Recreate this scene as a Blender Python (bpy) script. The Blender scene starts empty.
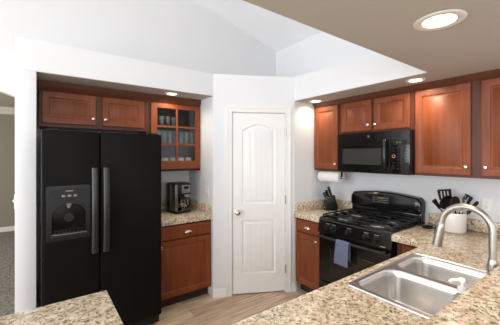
import bpy, bmesh, math, random
from mathutils import Vector, Matrix
S = bpy.context.scene
C = S.collection
PI = math.pi
random.seed(7)

# ------------------------------------------------------------------ camera, world, light, exposure
F = 287.0
YAW = math.radians(36.3)
cd = bpy.data.cameras.new('camera')
cam = bpy.data.objects.new('camera', cd)
C.objects.link(cam)
cam.location = (0, 0, 1.56)
cam.rotation_euler = (PI / 2, 0, -YAW)
cd.sensor_width = 36
cd.lens = 36 * F / 500
cd.shift_y = -7 / 500
cd.clip_start = 0.02
S.camera = cam

w = bpy.data.worlds.new('daylight')
S.world = w
w.use_nodes = True
w.node_tree.nodes['Background'].inputs[0].default_value = (0.9, 0.95, 1, 1)
w.node_tree.nodes['Background'].inputs[1].default_value = 1.0


def area(name, loc, rot, sx, sy, power, col=(1, 1, 1)):
    l = bpy.data.lights.new(name, 'AREA')
    l.shape = 'RECTANGLE'
    l.size, l.size_y = sx, sy
    l.energy = power
    l.color = col
    o = bpy.data.objects.new(name, l)
    o.location = loc
    o.rotation_euler = rot
    C.objects.link(o)
    return o


# area lights at unseen living room windows, left one enlarged and tilted for fill
area('window_daylight_rear', (-0.6, -4.36, 1.75), (PI / 2 + 0.15, 0, 0), 5.0, 2.3, 72, (0.96, 0.98, 1))
area('daylight_fill_left', (-4.36, -0.35, 1.55), (PI / 2 + 0.46, 0, -PI / 2), 6.4, 2.7, 258, (0.96, 0.98, 1))
area('hall_fill_light', (-3.3, 5.6, 1.5), (PI / 2, 0, -PI / 2), 1.8, 1.5, 90, (1, 0.98, 0.95))  # fill light added to brighten the hall, no window seen there

S.view_settings.view_transform = 'Standard'
S.view_settings.look = 'None'
S.view_settings.gamma = 1
S.view_settings.use_curve_mapping = False
S.view_settings.exposure = 0.0
S.cycles.use_denoising = True
S.cycles.max_bounces = 10
S.cycles.diffuse_bounces = 6


# ------------------------------------------------------------------ materials
def mat(name, col, rough=0.5, metal=0.0, spec=0.5, **kw):
    m = bpy.data.materials.new(name)
    m.use_nodes = True
    b = m.node_tree.nodes['Principled BSDF']
    b.inputs['Base Color'].default_value = (*col, 1)
    b.inputs['Roughness'].default_value = rough
    b.inputs['Metallic'].default_value = metal
    b.inputs['Specular IOR Level'].default_value = spec
    for k, v in kw.items():
        b.inputs[k].default_value = v
    return m


class N:
    """short node writer"""
    def __init__(s, m):
        s.t = m.node_tree
        s.b = s.t.nodes['Principled BSDF']

    def new(s, typ, **kw):
        n = s.t.nodes.new(typ)
        for k, v in kw.items():
            if hasattr(n, k):
                setattr(n, k, v)
            else:
                n.inputs[k].default_value = v
        return n

    def link(s, a, b):
        s.t.links.new(a, b)

    def coords(s, scale=(1, 1, 1), rot=(0, 0, 0)):
        tc = s.new('ShaderNodeTexCoord')
        mp = s.new('ShaderNodeMapping')
        mp.inputs['Scale'].default_value = scale
        mp.inputs['Rotation'].default_value = rot
        s.link(tc.outputs['Object'], mp.inputs[0])
        return mp.outputs[0]

    def noise(s, vec, scale, detail=4, rough=0.5):
        n = s.new('ShaderNodeTexNoise')
        n.inputs['Scale'].default_value = scale
        n.inputs['Detail'].default_value = detail
        n.inputs['Roughness'].default_value = rough
        s.link(vec, n.inputs['Vector'])
        return n.outputs[0]

    def ramp(s, fac, stops, interp='LINEAR'):
        r = s.new('ShaderNodeValToRGB')
        r.color_ramp.interpolation = interp
        e = r.color_ramp.elements
        while len(e) < len(stops):
            e.new(0.5)
        for k, (p, c) in enumerate(stops):
            e[k].position = p
            e[k].color = (*c, 1) if len(c) == 3 else c
        s.link(fac, r.inputs[0])
        return r.outputs[0]

    def mix(s, fac, a, b, mode='MIX'):
        n = s.new('ShaderNodeMix')
        n.data_type = 'RGBA'
        n.blend_type = mode
        for sock, v in ((n.inputs[0], fac), (n.inputs[6], a), (n.inputs[7], b)):
            if isinstance(v, (int, float)):
                sock.default_value = v
            elif isinstance(v, tuple):
                sock.default_value = (*v, 1)
            else:
                s.link(v, sock)
        return n.outputs[2]

    def bump(s, h, strength=0.2, dist=0.01):
        n = s.new('ShaderNodeBump')
        n.inputs['Strength'].default_value = strength
        n.inputs['Distance'].default_value = dist
        s.link(h, n.inputs['Height'])
        s.link(n.outputs[0], s.b.inputs['Normal'])

    def color(s, c):
        s.link(c, s.b.inputs['Base Color'])


def paint(name, col, rough=0.7, scale=120, strength=0.08):
    m = mat(name, col, rough, spec=0.3)
    n = N(m)
    v = n.coords()
    n.bump(n.noise(v, scale, 3), strength, 0.004)
    return m


M = {}
M['wall'] = paint('wall_paint', (0.77, 0.785, 0.805))
M['vault'] = paint('vault_paint_dimmed', (0.71, 0.715, 0.725))  # same wall paint, darkened to offset the strong light up here
M['vaultceil'] = paint('vault_ceiling_paint_lifted', (0.92, 0.92, 0.92))  # lightened in colour to make up for weak light on the slope
M['ceiling'] = paint('shaded_ceiling_texture', (0.50, 0.465, 0.425), 0.8, 70, 0.25)  # shade and warm bounce on white ceilings put into a taupe colour
M['trim'] = mat('white_trim_paint', (0.84, 0.84, 0.835), 0.5, spec=0.3)
M['door'] = mat('white_door_paint', (0.87, 0.87, 0.865), 0.5, spec=0.3)
M['hallwall'] = paint('olive_wall_paint', (0.30, 0.275, 0.215))
M['hallceil'] = paint('hall_ceiling_paint', (0.50, 0.45, 0.38))
M['halltrim'] = mat('hall_beam_paint', (0.72, 0.68, 0.60), 0.6)


def wood(name, dark, light, rough=0.42):
    m = mat(name, light, rough, spec=0.38)
    n = N(m)
    v = n.coords((26, 26, 1.6))
    g = n.noise(v, 1.6, 6, 0.6)
    v2 = n.coords((5, 5, 2.2))
    big = n.noise(v2, 1.3, 3)
    c = n.ramp(g, [(0.25, dark), (0.75, light)])
    c2 = n.mix(0.35, c, n.ramp(big, [(0.3, dark), (0.7, light)]))
    n.color(c2)
    n.bump(g, 0.05, 0.002)
    return m


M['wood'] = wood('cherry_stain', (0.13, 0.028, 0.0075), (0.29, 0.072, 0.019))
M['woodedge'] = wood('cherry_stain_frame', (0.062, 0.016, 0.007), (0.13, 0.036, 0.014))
M['inside'] = mat('cabinet_interior', (0.085, 0.07, 0.065), 0.6)
M['toe'] = mat('toe_kick_dark', (0.05, 0.02, 0.012), 0.6)


def granite():
    m = mat('speckled_granite', (0.6, 0.5, 0.36), 0.16, spec=0.5)
    n = N(m)
    tc = n.new('ShaderNodeTexCoord')
    v = tc.outputs['Object']
    base = n.ramp(n.noise(v, 42, 5, 0.68), [(0.34, (0.27, 0.19, 0.115)), (0.42, (0.53, 0.405, 0.255)),
                                            (0.50, (0.73, 0.62, 0.46)), (0.62, (0.90, 0.82, 0.69))])
    patch = n.ramp(n.noise(v, 11, 3, 0.5), [(0.42, (0, 0, 0)), (0.60, (1, 1, 1))])
    c = n.mix(patch, base, (0.55, 0.43, 0.28), 'MIX')
    c = n.mix(0.6, c, base)
    vv = n.new('ShaderNodeMapping')
    vv.inputs['Location'].default_value = (3.1, 1.7, 0.4)
    n.link(v, vv.inputs[0])
    grey = n.ramp(n.noise(vv.outputs[0], 58, 4, 0.6), [(0.565, (0, 0, 0)), (0.61, (1, 1, 1))])
    c = n.mix(grey, c, (0.24, 0.195, 0.155))
    dk = n.ramp(n.noise(v, 80, 4, 0.62), [(0.60, (0, 0, 0)), (0.635, (1, 1, 1))])
    c = n.mix(dk, c, (0.05, 0.038, 0.032))
    dk2 = n.ramp(n.noise(vv.outputs[0], 40, 5, 0.7), [(0.635, (0, 0, 0)), (0.68, (1, 1, 1))])
    c = n.mix(dk2, c, (0.085, 0.06, 0.048))
    n.color(c)
    return m


M['granite'] = granite()


def floor_wood():
    m = mat('oak_plank_floor', (0.5, 0.37, 0.26), 0.42, spec=0.4)
    n = N(m)
    v = n.coords((1, 1, 1))
    br = n.new('ShaderNodeTexBrick')
    br.offset = 0.37
    br.inputs['Scale'].default_value = 1
    br.inputs['Brick Width'].default_value = 1.22
    br.inputs['Row Height'].default_value = 0.15
    br.inputs['Mortar Size'].default_value = 0.0018
    br.inputs['Color1'].default_value = (0.74, 0.585, 0.44, 1)
    br.inputs['Color2'].default_value = (0.43, 0.32, 0.225, 1)
    br.inputs['Mortar'].default_value = (0.16, 0.11, 0.08, 1)
    n.link(v, br.inputs['Vector'])
    v2 = n.coords((1.6, 18, 1))
    g = n.noise(v2, 2.2, 7, 0.65)
    c = n.mix(0.5, br.outputs['Color'], n.ramp(g, [(0.36, (0.30, 0.24, 0.19)), (0.62, (1.35, 1.3, 1.22))]), 'MULTIPLY')
    n.color(c)
    return m


M['floor'] = floor_wood()


def carpet():
    m = mat('grey_brown_carpet', (0.2, 0.18, 0.16), 1.0, spec=0.05)
    n = N(m)
    v = n.coords()
    a = n.noise(v, 30, 6, 0.85)
    n.color(n.ramp(a, [(0.36, (0.11, 0.10, 0.09)), (0.62, (0.46, 0.42, 0.38))]))
    n.bump(a, 0.8, 0.02)
    return m


M['carpet'] = carpet()


def fridge_black():
    m = mat('textured_black_steel', (0.008, 0.007, 0.0065), 0.38, spec=0.06)
    n = N(m)
    v = n.coords()
    n.bump(n.noise(v, 210, 2, 0.5), 0.28, 0.003)
    return m


M['fridge'] = fridge_black()
M['black'] = mat('gloss_black_enamel', (0.007, 0.007, 0.007), 0.13, spec=0.5)
M['blacksatin'] = mat('satin_black_plastic', (0.010, 0.010, 0.010), 0.34, spec=0.3)
M['handle'] = mat('charcoal_handle', (0.022, 0.022, 0.022), 0.28, spec=0.4)
M['darkgrey'] = mat('dark_grey_plastic', (0.016, 0.016, 0.016), 0.35, spec=0.3)
M['midgrey'] = mat('mid_grey_plastic', (0.20, 0.20, 0.20), 0.45)
M['iron'] = mat('cast_iron', (0.012, 0.012, 0.012), 0.42)
M['ovenglass'] = mat('dark_oven_glass', (0.018, 0.014, 0.011), 0.06)
M['microglass'] = mat('grey_screen_glass', (0.045, 0.043, 0.04), 0.16)
M['steel'] = mat('brushed_steel', (0.62, 0.60, 0.57), 0.27, 1.0)
M['darksteel'] = mat('dark_brushed_steel', (0.22, 0.215, 0.21), 0.35, 1.0)
M['nickel'] = mat('satin_nickel', (0.66, 0.62, 0.56), 0.25, 1.0)


def brushed():
    m = mat('brushed_nickel_faucet', (0.44, 0.415, 0.385), 0.34, 1.0)
    return m


M['faucet'] = brushed()


def sinksteel():
    m = mat('sink_steel', (0.80, 0.79, 0.78), 0.27, 1.0)
    n = N(m)
    v = n.coords((3, 260, 60))
    n.bump(n.noise(v, 1.0, 2), 0.05, 0.002)
    return m


M['sink'] = sinksteel()
M['aluminium'] = mat('burner_aluminium', (0.55, 0.54, 0.53), 0.4, 1.0)
M['chrome'] = mat('bright_metal', (0.75, 0.74, 0.72), 0.18, 1.0)
M['plasticwhite'] = mat('white_plastic', (0.82, 0.82, 0.81), 0.35)
M['slot'] = mat('dark_slot', (0.03, 0.03, 0.03), 0.6)
M['ceramic'] = mat('white_ceramic', (0.82, 0.80, 0.77), 0.18)
M['crockbase'] = mat('unglazed_base', (0.33, 0.31, 0.29), 0.7)
M['paper'] = paint('paper_towel', (0.86, 0.85, 0.83), 0.9, 160, 0.3)
M['cardboard'] = mat('cardboard_core', (0.35, 0.25, 0.16), 0.9)
M['amber'] = mat('amber_digits', (0.05, 0.03, 0.0), 0.5)
M['amber'].node_tree.nodes['Principled BSDF'].inputs['Emission Color'].default_value = (1.0, 0.62, 0.08, 1)
M['amber'].node_tree.nodes['Principled BSDF'].inputs['Emission Strength'].default_value = 0.3
M['green'] = mat('green_digits', (0.02, 0.05, 0.0), 0.5)
M['green'].node_tree.nodes['Principled BSDF'].inputs['Emission Color'].default_value = (0.35, 0.85, 0.1, 1)
M['green'].node_tree.nodes['Principled BSDF'].inputs['Emission Strength'].default_value = 0.2
M['orange'] = mat('orange_print', (0.36, 0.15, 0.05), 0.5)
M['print'] = mat('pale_print', (0.45, 0.45, 0.45), 0.5)
M['glass'] = mat('clear_glass', (1, 1, 1), 0.02, **{'Transmission Weight': 1.0, 'IOR': 1.45})
M['lens'] = mat('lamp_lens', (1, 0.95, 0.88), 0.5)
M['lens'].node_tree.nodes['Principled BSDF'].inputs['Emission Color'].default_value = (1.0, 0.90, 0.76, 1)
M['lens'].node_tree.nodes['Principled BSDF'].inputs['Emission Strength'].default_value = 6.0
M['lamptrim'] = mat('lamp_trim_white', (0.80, 0.76, 0.70), 0.45)
M['soap'] = mat('clear_soap', (0.80, 0.90, 0.92), 0.05, **{'Transmission Weight': 0.9, 'IOR': 1.35})


def thinpane(name, tint):
    m = bpy.data.materials.new(name)
    m.use_nodes = True
    t = m.node_tree
    t.nodes.clear()
    out = t.nodes.new('ShaderNodeOutputMaterial')
    mx = t.nodes.new('ShaderNodeMixShader')
    tr = t.nodes.new('ShaderNodeBsdfTransparent')
    tr.inputs[0].default_value = (*tint, 1)
    gl = t.nodes.new('ShaderNodeBsdfGlossy')
    gl.inputs['Roughness'].default_value = 0.03
    fr = t.nodes.new('ShaderNodeFresnel')
    fr.inputs[0].default_value = 1.45
    t.links.new(fr.outputs[0], mx.inputs[0])
    t.links.new(tr.outputs[0], mx.inputs[1])
    t.links.new(gl.outputs[0], mx.inputs[2])
    t.links.new(mx.outputs[0], out.inputs[0])
    return m


M['pane'] = thinpane('cabinet_pane', (0.93, 0.94, 0.94))
M['tumbler'] = thinpane('tumbler_glass', (0.88, 0.90, 0.91))
_t = M['tumbler'].node_tree
_o = _t.nodes['Material Output']
_d = _t.nodes.new('ShaderNodeBsdfDiffuse')
_d.inputs[0].default_value = (0.85, 0.87, 0.88, 1)
_m = _t.nodes.new('ShaderNodeMixShader')
_m.inputs[0].default_value = 0.17  # even white mixed in to imitate highlights on the glasses
_src = _o.inputs[0].links[0].from_socket
_t.links.new(_src, _m.inputs[1])
_t.links.new(_d.outputs[0], _m.inputs[2])
_t.links.new(_m.outputs[0], _o.inputs[0])


def terry():
    m = mat('blue_terry_cloth', (0.20, 0.24, 0.40), 0.95, spec=0.1)
    n = N(m)
    v = n.coords()
    a = n.noise(v, 170, 3, 0.7)
    n.color(n.ramp(a, [(0.3, (0.10, 0.12, 0.20)), (0.7, (0.23, 0.265, 0.39))]))
    n.bump(a, 0.7, 0.006)
    return m


M['towel'] = terry()


# ------------------------------------------------------------------ mesh helpers
def obj(name, bm, m, parent=None, smooth=True, angle=38):
    if smooth:
        for f in bm.faces:
            f.smooth = True
        for e in bm.edges:
            if len(e.link_faces) == 2:
                e.smooth = e.calc_face_angle(0) < math.radians(angle)
    me = bpy.data.meshes.new(name)
    bm.to_mesh(me)
    bm.free()
    me.materials.append(m)
    o = bpy.data.objects.new(name, me)
    C.objects.link(o)
    if parent:
        o.parent = parent
    return o


def thing(name, label, cat, loc=(0, 0, 0), rotz=0.0, group=None):
    o = bpy.data.objects.new(name, None)
    o.empty_display_size = 0.1
    C.objects.link(o)
    o.location = loc
    o.rotation_euler = (0, 0, rotz)
    o['label'] = label
    o['category'] = cat
    if group:
        o['group'] = group
    return o


def struct(name, bm, m, parent=None, label=None, cat=None, smooth=True):
    o = obj(name, bm, m, parent, smooth)
    if not parent:
        o['kind'] = 'structure'
        if label:
            o['label'] = label
        if cat:
            o['category'] = cat
    return o


def dup(root, loc, rotz=None, label=None):
    r = root.copy()
    C.objects.link(r)
    r.location = loc
    if rotz is not None:
        r.rotation_euler = (0, 0, rotz)
    if label:
        r['label'] = label
    for ch in list(root.children):
        c = ch.copy()
        C.objects.link(c)
        c.parent = r
        for g in list(ch.children):
            d = g.copy()
            C.objects.link(d)
            d.parent = c
    return r


def B():
    return bmesh.new()


def box(bm, x0, x1, y0, y1, z0, z1, bev=0.0, seg=2):
    vs = [bm.verts.new((x, y, z)) for x in (x0, x1) for y in (y0, y1) for z in (z0, z1)]
    idx = [(0, 1, 3, 2), (4, 6, 7, 5), (0, 4, 5, 1), (2, 3, 7, 6), (0, 2, 6, 4), (1, 5, 7, 3)]
    fs = [bm.faces.new([vs[i] for i in q]) for q in idx]
    if bev > 0:
        es = list({e for f in fs for e in f.edges})
        bmesh.ops.bevel(bm, geom=es, offset=bev, segments=seg, profile=0.5, affect='EDGES')
    return bm


def bx(x0, x1, y0, y1, z0, z1, bev=0.0, seg=2):
    bm = B()
    box(bm, x0, x1, y0, y1, z0, z1, bev, seg)
    bmesh.ops.recalc_face_normals(bm, faces=bm.faces[:])
    return bm


def plate(outer, holes, f, w0, w1, bm=None):
    """flat polygon with holes, between w0 and w1; f(u, v, w) -> xyz"""
    bm = bm or B()
    rings = [[], []]
    for k, wv in enumerate((w0, w1)):
        edges = []
        for loop in [outer] + list(holes):
            vs = [bm.verts.new(f(u, v, wv)) for u, v in loop]
            rings[k].append(vs)
            for a in range(len(vs)):
                edges.append(bm.edges.new((vs[a], vs[(a + 1) % len(vs)])))
        if holes:
            bmesh.ops.triangle_fill(bm, use_beauty=True, use_dissolve=False, edges=edges)
        else:
            bm.faces.new(rings[k][0])
    for a, b in zip(rings[0], rings[1]):
        for i in range(len(a)):
            j = (i + 1) % len(a)
            bm.faces.new((a[i], a[j], b[j], b[i]))
    bmesh.ops.recalc_face_normals(bm, faces=bm.faces[:])
    return bm


def XZ(u, v, w):
    return (u, w, v)


def XY(u, v, w):
    return (u, v, w)


def YZ(u, v, w):
    return (w, u, v)


def rect(x0, x1, z0, z1):
    return [(x0, z0), (x1, z0), (x1, z1), (x0, z1)]


def rrect(x0, x1, y0, y1, r, n=6):
    pts = []
    for cx, cy, a0 in ((x1 - r, y0 + r, -90), (x1 - r, y1 - r, 0), (x0 + r, y1 - r, 90), (x0 + r, y0 + r, 180)):
        for k in range(n + 1):
            a = math.radians(a0 + 90 * k / n)
            pts.append((cx + r * math.cos(a), cy + r * math.sin(a)))
    return pts


def circle(cx, cy, r, n=24):
    return [(cx + r * math.cos(2 * PI * k / n), cy + r * math.sin(2 * PI * k / n)) for k in range(n)]


def loft(loops, bm=None, cap0=True, cap1=True):
    bm = bm or B()
    rr = [[bm.verts.new(p) for p in L] for L in loops]
    n = len(rr[0])
    for a, b in zip(rr, rr[1:]):
        for i in range(n):
            j = (i + 1) % n
            bm.faces.new((a[i], a[j], b[j], b[i]))
    if cap0:
        bm.faces.new(list(reversed(rr[0])))
    if cap1:
        bm.faces.new(rr[-1])
    bmesh.ops.recalc_face_normals(bm, faces=bm.faces[:])
    return bm


def lathe(prof, seg=24, mtx=None, bm=None, closed=True):
    """profile [(r, z)] about z, then mtx"""
    bm = bm or B()
    mtx = mtx or Matrix.Identity(4)
    rows = []
    for r, z in prof:
        if r < 1e-6:
            rows.append([bm.verts.new(mtx @ Vector((0, 0, z)))])
        else:
            rows.append([bm.verts.new(mtx @ Vector((r * math.cos(2 * PI * k / seg), r * math.sin(2 * PI * k / seg), z)))
                         for k in range(seg)])
    fs = []
    for a, b in zip(rows, rows[1:]):
        for i in range(seg):
            j = (i + 1) % seg
            if len(a) == 1 and len(b) == 1:
                continue
            if len(a) == 1:
                fs.append(bm.faces.new((a[0], b[i], b[j])))
            elif len(b) == 1:
                fs.append(bm.faces.new((a[i], a[j], b[0])))
            else:
                fs.append(bm.faces.new((a[i], a[j], b[j], b[i])))
    if closed:
        if len(rows[0]) > 1:
            fs.append(bm.faces.new(list(reversed(rows[0]))))
        if len(rows[-1]) > 1:
            fs.append(bm.faces.new(rows[-1]))
    bmesh.ops.recalc_face_normals(bm, faces=fs)
    return bm


def T(x, y, z):
    return Matrix.Translation((x, y, z))


def RX(a):
    return Matrix.Rotation(a, 4, 'X')


def RY(a):
    return Matrix.Rotation(a, 4, 'Y')


def RZ(a):
    return Matrix.Rotation(a, 4, 'Z')


def FRONT(x, y, z):
    """lathe axis pointing to -y (out of a front face)"""
    return T(x, y, z) @ RX(PI / 2)


def tube(pts, rad, seg=12, bm=None, caps=True, flat=1.0):
    bm = bm or B()
    P = [Vector(p) for p in pts]
    R = rad if isinstance(rad, (list, tuple)) else [rad] * len(P)
    d0 = (P[1] - P[0]).normalized()
    up = Vector((0, 0, 1)) if abs(d0.z) < 0.9 else Vector((1, 0, 0))
    nx = d0.cross(up).normalized()
    rows = []
    for k, p in enumerate(P):
        d = (P[min(k + 1, len(P) - 1)] - P[max(k - 1, 0)]).normalized()
        nx = (nx - d * nx.dot(d)).normalized()
        ny = d.cross(nx)
        rows.append([bm.verts.new(p + (nx * math.cos(2 * PI * i / seg) + ny * flat * math.sin(2 * PI * i / seg)) * R[k])
                     for i in range(seg)])
    fs = []
    for a, b in zip(rows, rows[1:]):
        for i in range(seg):
            j = (i + 1) % seg
            fs.append(bm.faces.new((a[i], a[j], b[j], b[i])))
    if caps:
        fs.append(bm.faces.new(list(reversed(rows[0]))))
        fs.append(bm.faces.new(rows[-1]))
    bmesh.ops.recalc_face_normals(bm, faces=fs)
    return bm


def ringpanel(x0, x1, z0, z1, rings, yback):
    """nested rectangles (inset, y) from the outer edge to a flat centre: a framed door seen from -y"""
    loops = []
    for ins, y in rings:
        loops.append([(x0 + ins, y, z0 + ins), (x1 - ins, y, z0 + ins), (x1 - ins, y, z1 - ins), (x0 + ins, y, z1 - ins)])
    back = [(x0, yback, z0), (x1, yback, z0), (x1, yback, z1), (x0, yback, z1)]
    return loft([back] + loops)


def cabdoor(x0, x1, z0, z1, y, th=0.02, fr=0.055):
    return ringpanel(x0, x1, z0, z1, [(0, y - th + 0.004), (0.004, y - th), (fr - 0.004, y - th), (fr, y - th + 0.003),
                                      (fr + 0.004, y - th + 0.010), (fr + 0.014, y - th + 0.011),
                                      (fr + 0.020, y - th + 0.0075)], y)


def drawerfront(x0, x1, z0, z1, y, th=0.02):
    return ringpanel(x0, x1, z0, z1, [(0, y - th + 0.006), (0.010, y - th), (0.016, y - th)], y)


def knob(x, y, z, parent):
    bm = lathe([(0.0075, 0), (0.006, 0.004), (0.0055, 0.012), (0.012, 0.016), (0.0155, 0.021), (0.014, 0.026), (0.007, 0.029), (0, 0.0295)],
               18, FRONT(x, y, z))
    o = obj('knob', bm, M['nickel'], parent)
    o['label'] = 'nickel cabinet knob'
    return o


def cup_pull(x, y, z, parent):
    bm = B()
    n = 14
    rows = []
    for j in range(6):
        ph = (PI / 2) * j / 5
        rows.append([bm.verts.new((x + 0.046 * math.cos(PI * k / n) * math.cos(ph) , y - 0.024 * math.sin(ph), z - 0.012 + 0.030 * math.sin(PI * k / n) * math.cos(ph) + 0.002 * ph)) for k in range(n + 1)])
    for a, b in zip(rows, rows[1:]):
        for k in range(n):
            bm.faces.new((a[k], a[k + 1], b[k + 1], b[k]))
    bmesh.ops.remove_doubles(bm, verts=bm.verts[:], dist=0.0005)
    bmesh.ops.recalc_face_normals(bm, faces=bm.faces[:])
    g = bmesh.ops.solidify(bm, geom=bm.faces[:], thickness=0.002)
    o = obj('cup_pull', bm, M['nickel'], parent)
    o['label'] = 'nickel cup pull'
    return o


# ------------------------------------------------------------------ key dimensions (metres)
XW = 3.02           # stove wall
YW = 3.42           # fridge wall
LX, LY = 1.544, 2.79    # pantry corner beside the fridge niche
RX_, RY_ = 2.366, 2.357  # pantry corner beside the stove
ZS, ZL = 2.19, 2.46
ZN = 2.218           # underside over the refrigerator niche     # underside and top of the soffit
CT = 0.914              # counter top

# ------------------------------------------------------------------ setting
struct('floor', bx(-4.5, XW, -4.5, YW, -0.1, 0), M['floor'])
struct('floor_hall', bx(-4.5, 1.2, YW, 8.0, -0.1, 0.004), M['carpet'])
SL = 0.27


def vz(x):
    return 3.20 + SL * (XW - x)


# back wall with the arched opening to the hall
arch = [(-0.18, 0)]
ax0, ax1 = -1.95, -0.18
for k in range(15):
    u = k / 14
    x = ax1 + (ax0 - ax1) * u
    arch.append((x, 2.112 + 0.17 * math.sin(PI * u) ** 0.9 * 1.0))
arch.append((ax0, 0))
outline = [(XW, 0), (XW, vz(XW)), (-1.0, vz(-1.0)), (-4.5, 3.3), (-4.5, 0)] + list(reversed(arch))
struct('wall_back', plate(outline, [], XZ, YW, YW + 0.12), M['vault'])
struct('wall_right', bx(XW, XW + 0.12, -4.6, YW + 0.12, 0, 3.2), M['wall'])
struct('ceiling', plate([(XW + 0.12, vz(XW + 0.12)), (-1.0, vz(-1.0)), (-4.6, 3.27), (-4.6, 3.4), (-1.0, vz(-1) + 0.13), (XW + 0.12, vz(XW + 0.12) + 0.13)], [], XZ, -4.6, YW + 0.12), M['vaultceil'])
# side of the niche, left of the refrigerator
struct('wall_left', bx(-0.148, -0.018, LY, YW, 0, ZN, 0.003), M['wall'])
# pantry walls
struct('wall_pantry_left', bx(LX, LX + 0.1, LY + 0.001, YW, 0, ZS), M['wall'])
struct('wall_pantry_right', bx(RX_ + 0.001, XW, RY_, RY_ + 0.1, 0, ZS), M['wall'])
du = Vector((RX_ - LX, RY_ - LY, 0))
DL = du.length
du.normalize()
dn = Vector((du.y, -du.x, 0))      # out of the pantry, towards the room
if dn.y > 0:
    dn = -dn
DANG = math.atan2(du.y, du.x)


def DG(u, v, wv):
    p = Vector((LX, LY, 0)) + du * u - dn * wv
    return (p.x, p.y, v)


dA, dB, dH = 0.208, 0.822, 2.045
struct('wall_pantry_front', plate([(0, 0), (dA, 0), (dA, dH), (dB, dH), (dB, 0), (DL, 0), (DL, ZS), (0, ZS)], [], DG, 0, 0.1), M['wall'])
# soffit ring with the plant ledge on top
struct('wall_header_left', plate([(-0.148, LY), (LX, LY), (LX, YW), (-0.148, YW)], [], XY, ZN, ZL), M['wall'])
header = [(LX, LY), (RX_, RY_), (RX_, 0.95), (XW, 0.95), (XW, YW), (LX, YW)]
struct('wall_header_right', plate(header, [], XY, ZS, ZL), M['wall'])
# the lowered ceiling over the peninsula, textured, with its shade put into the paint colour
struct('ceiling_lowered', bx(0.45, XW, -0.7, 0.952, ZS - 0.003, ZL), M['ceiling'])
struct('ceiling_soffit_shade_right', plate([(RX_ + 0.004, 0.952), (XW, 0.952), (XW, RY_), (RX_ + 0.004, RY_)], [], XY, ZS - 0.003, ZS + 0.001), M['ceiling'])  # thin sheet that paints the shade under the stove-side header
struct('ceiling_soffit_shade_left', bx(-0.018, LX, LY + 0.004, YW, ZN - 0.003, ZN + 0.001), M['ceiling'])  # same shade-coloured sheet under the niche header
# hall beyond the arch
struct('wall_hall_far', bx(-4.5, 1.2, 7.7, 7.8, 0, 2.7), M['hallwall'])
struct('wall_hall_right', bx(1.2, 1.3, YW + 0.12, 7.8, 0, 2.7), M['hallwall'])
struct('ceiling_hall', bx(-4.5, 1.3, YW + 0.12, 7.8, 2.535, 2.72), M['hallceil'])
struct('trim_hall', bx(-4.5, 1.2, 7.55, 7.7, 2.395, 2.536), M['halltrim'])
struct('baseboard_hall', bx(-4.5, 1.2, 7.68, 7.7, 0.004, 0.10), M['trim'])
# living room behind the camera: unseen walls, openings cut to fit the area lights
struct('wall_rear', plate(rect(-4.5, XW, 0, 3.2), [rect(-3.1, 1.9, 0.6, 2.9)], XZ, -4.6, -4.5), M['wall'])
struct('wall_living', plate(rect(-4.5, 8.0, 0, 3.3), [rect(-3.55, 2.85, 0.15, 2.95), rect(4.7, 6.5, 0.75, 2.25)], YZ, -4.6, -4.5), M['wall'])


def baseboard(name, a, b):
    a = Vector((*a, 0))
    b = Vector((*b, 0))
    d = b - a
    L = d.length
    d.normalize()
    nrm = Vector((d.y, -d.x, 0))
    prof = [(0, 0), (0.014, 0), (0.014, 0.065), (0.009, 0.082), (0.004, 0.09), (0, 0.09)]
    loops = []
    for p in (a, b):
        loops.append([tuple(p + nrm * q + Vector((0, 0, z))) for q, z in prof])
    struct(name, loft(loops), M['trim'])


def dpt(u):
    p = Vector((LX, LY, 0)) + du * u
    return (p.x, p.y)


baseboard('baseboard_pantry_left', (LX + 0.0, LY), dpt(dA - 0.064))
baseboard('baseboard_pantry_right', dpt(dB + 0.064), (RX_, RY_))
baseboard('baseboard_left', (-0.148, LY), (-0.018, LY))
baseboard('baseboard_corner', (RX_, RY_), (RX_ + 0.035, RY_))

# door casing
cw = 0.062


def casing_profile():
    bm = B()
    o = [(dA - cw, 0), (dA - 0.002, 0), (dA - 0.002, dH + 0.002), (dB + 0.002, dH + 0.002), (dB + 0.002, 0), (dB + cw, 0), (dB + cw, dH + cw), (dA - cw, dH + cw)]
    plate(o, [], DG, -0.013, 0.0, bm)
    i2 = 0.016
    o2 = [(dA - cw, 0), (dA - cw + i2, 0), (dA - cw + i2, dH + cw - i2), (dB + cw - i2, dH + cw - i2), (dB + cw - i2, 0), (dB + cw, 0), (dB + cw, dH + cw), (dA - cw, dH + cw)]
    plate(o2, [], DG, -0.019, -0.0125, bm)
    # jamb lining inside the opening
    plate([(dA, 0), (dA + 0.004, 0), (dA + 0.004, dH - 0.004), (dB - 0.004, dH - 0.004), (dB - 0.004, 0), (dB, 0), (dB, dH), (dA, dH)], [], DG, -0.002, 0.098, bm)
    return bm


struct('trim_1', casing_profile(), M['trim'])

# pantry door: slab with an arched upper panel and a square lower panel, both planked
door = thing('door_1', 'white two panel pantry door with arched top panel, between the refrigerator niche and the stove', 'door', (LX, LY, 0), DANG)
door['kind'] = 'structure'
s0, s1 = dA + 0.007, dB - 0.007
zt = dH - 0.007
yf = 0.008  # local y (into the pantry) of the slab face
pa, pb = s0 + 0.105, s1 - 0.105


def arch_loop(ins, y):
    x0, x1, z0 = pa + ins, pb - ins, 1.012 + ins
    zsh, zc = 1.845 - ins, 1.915 - ins
    pts = [(x0, y, z0), (x1, y, z0)]
    for k in range(13):
        u = k / 12
        x = x1 + (x0 - x1) * u
        pts.append((x, y, zsh + (zc - zsh) * math.sin(PI * u) ** 1.0))
    return pts


def rloop(ins, y):
    z0, z1 = 0.225 + ins, 0.835 - ins
    return [(pa + ins, y, z0), (pb - ins, y, z0), (pb - ins, y, z1), (pa + ins, y, z1)]


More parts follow.
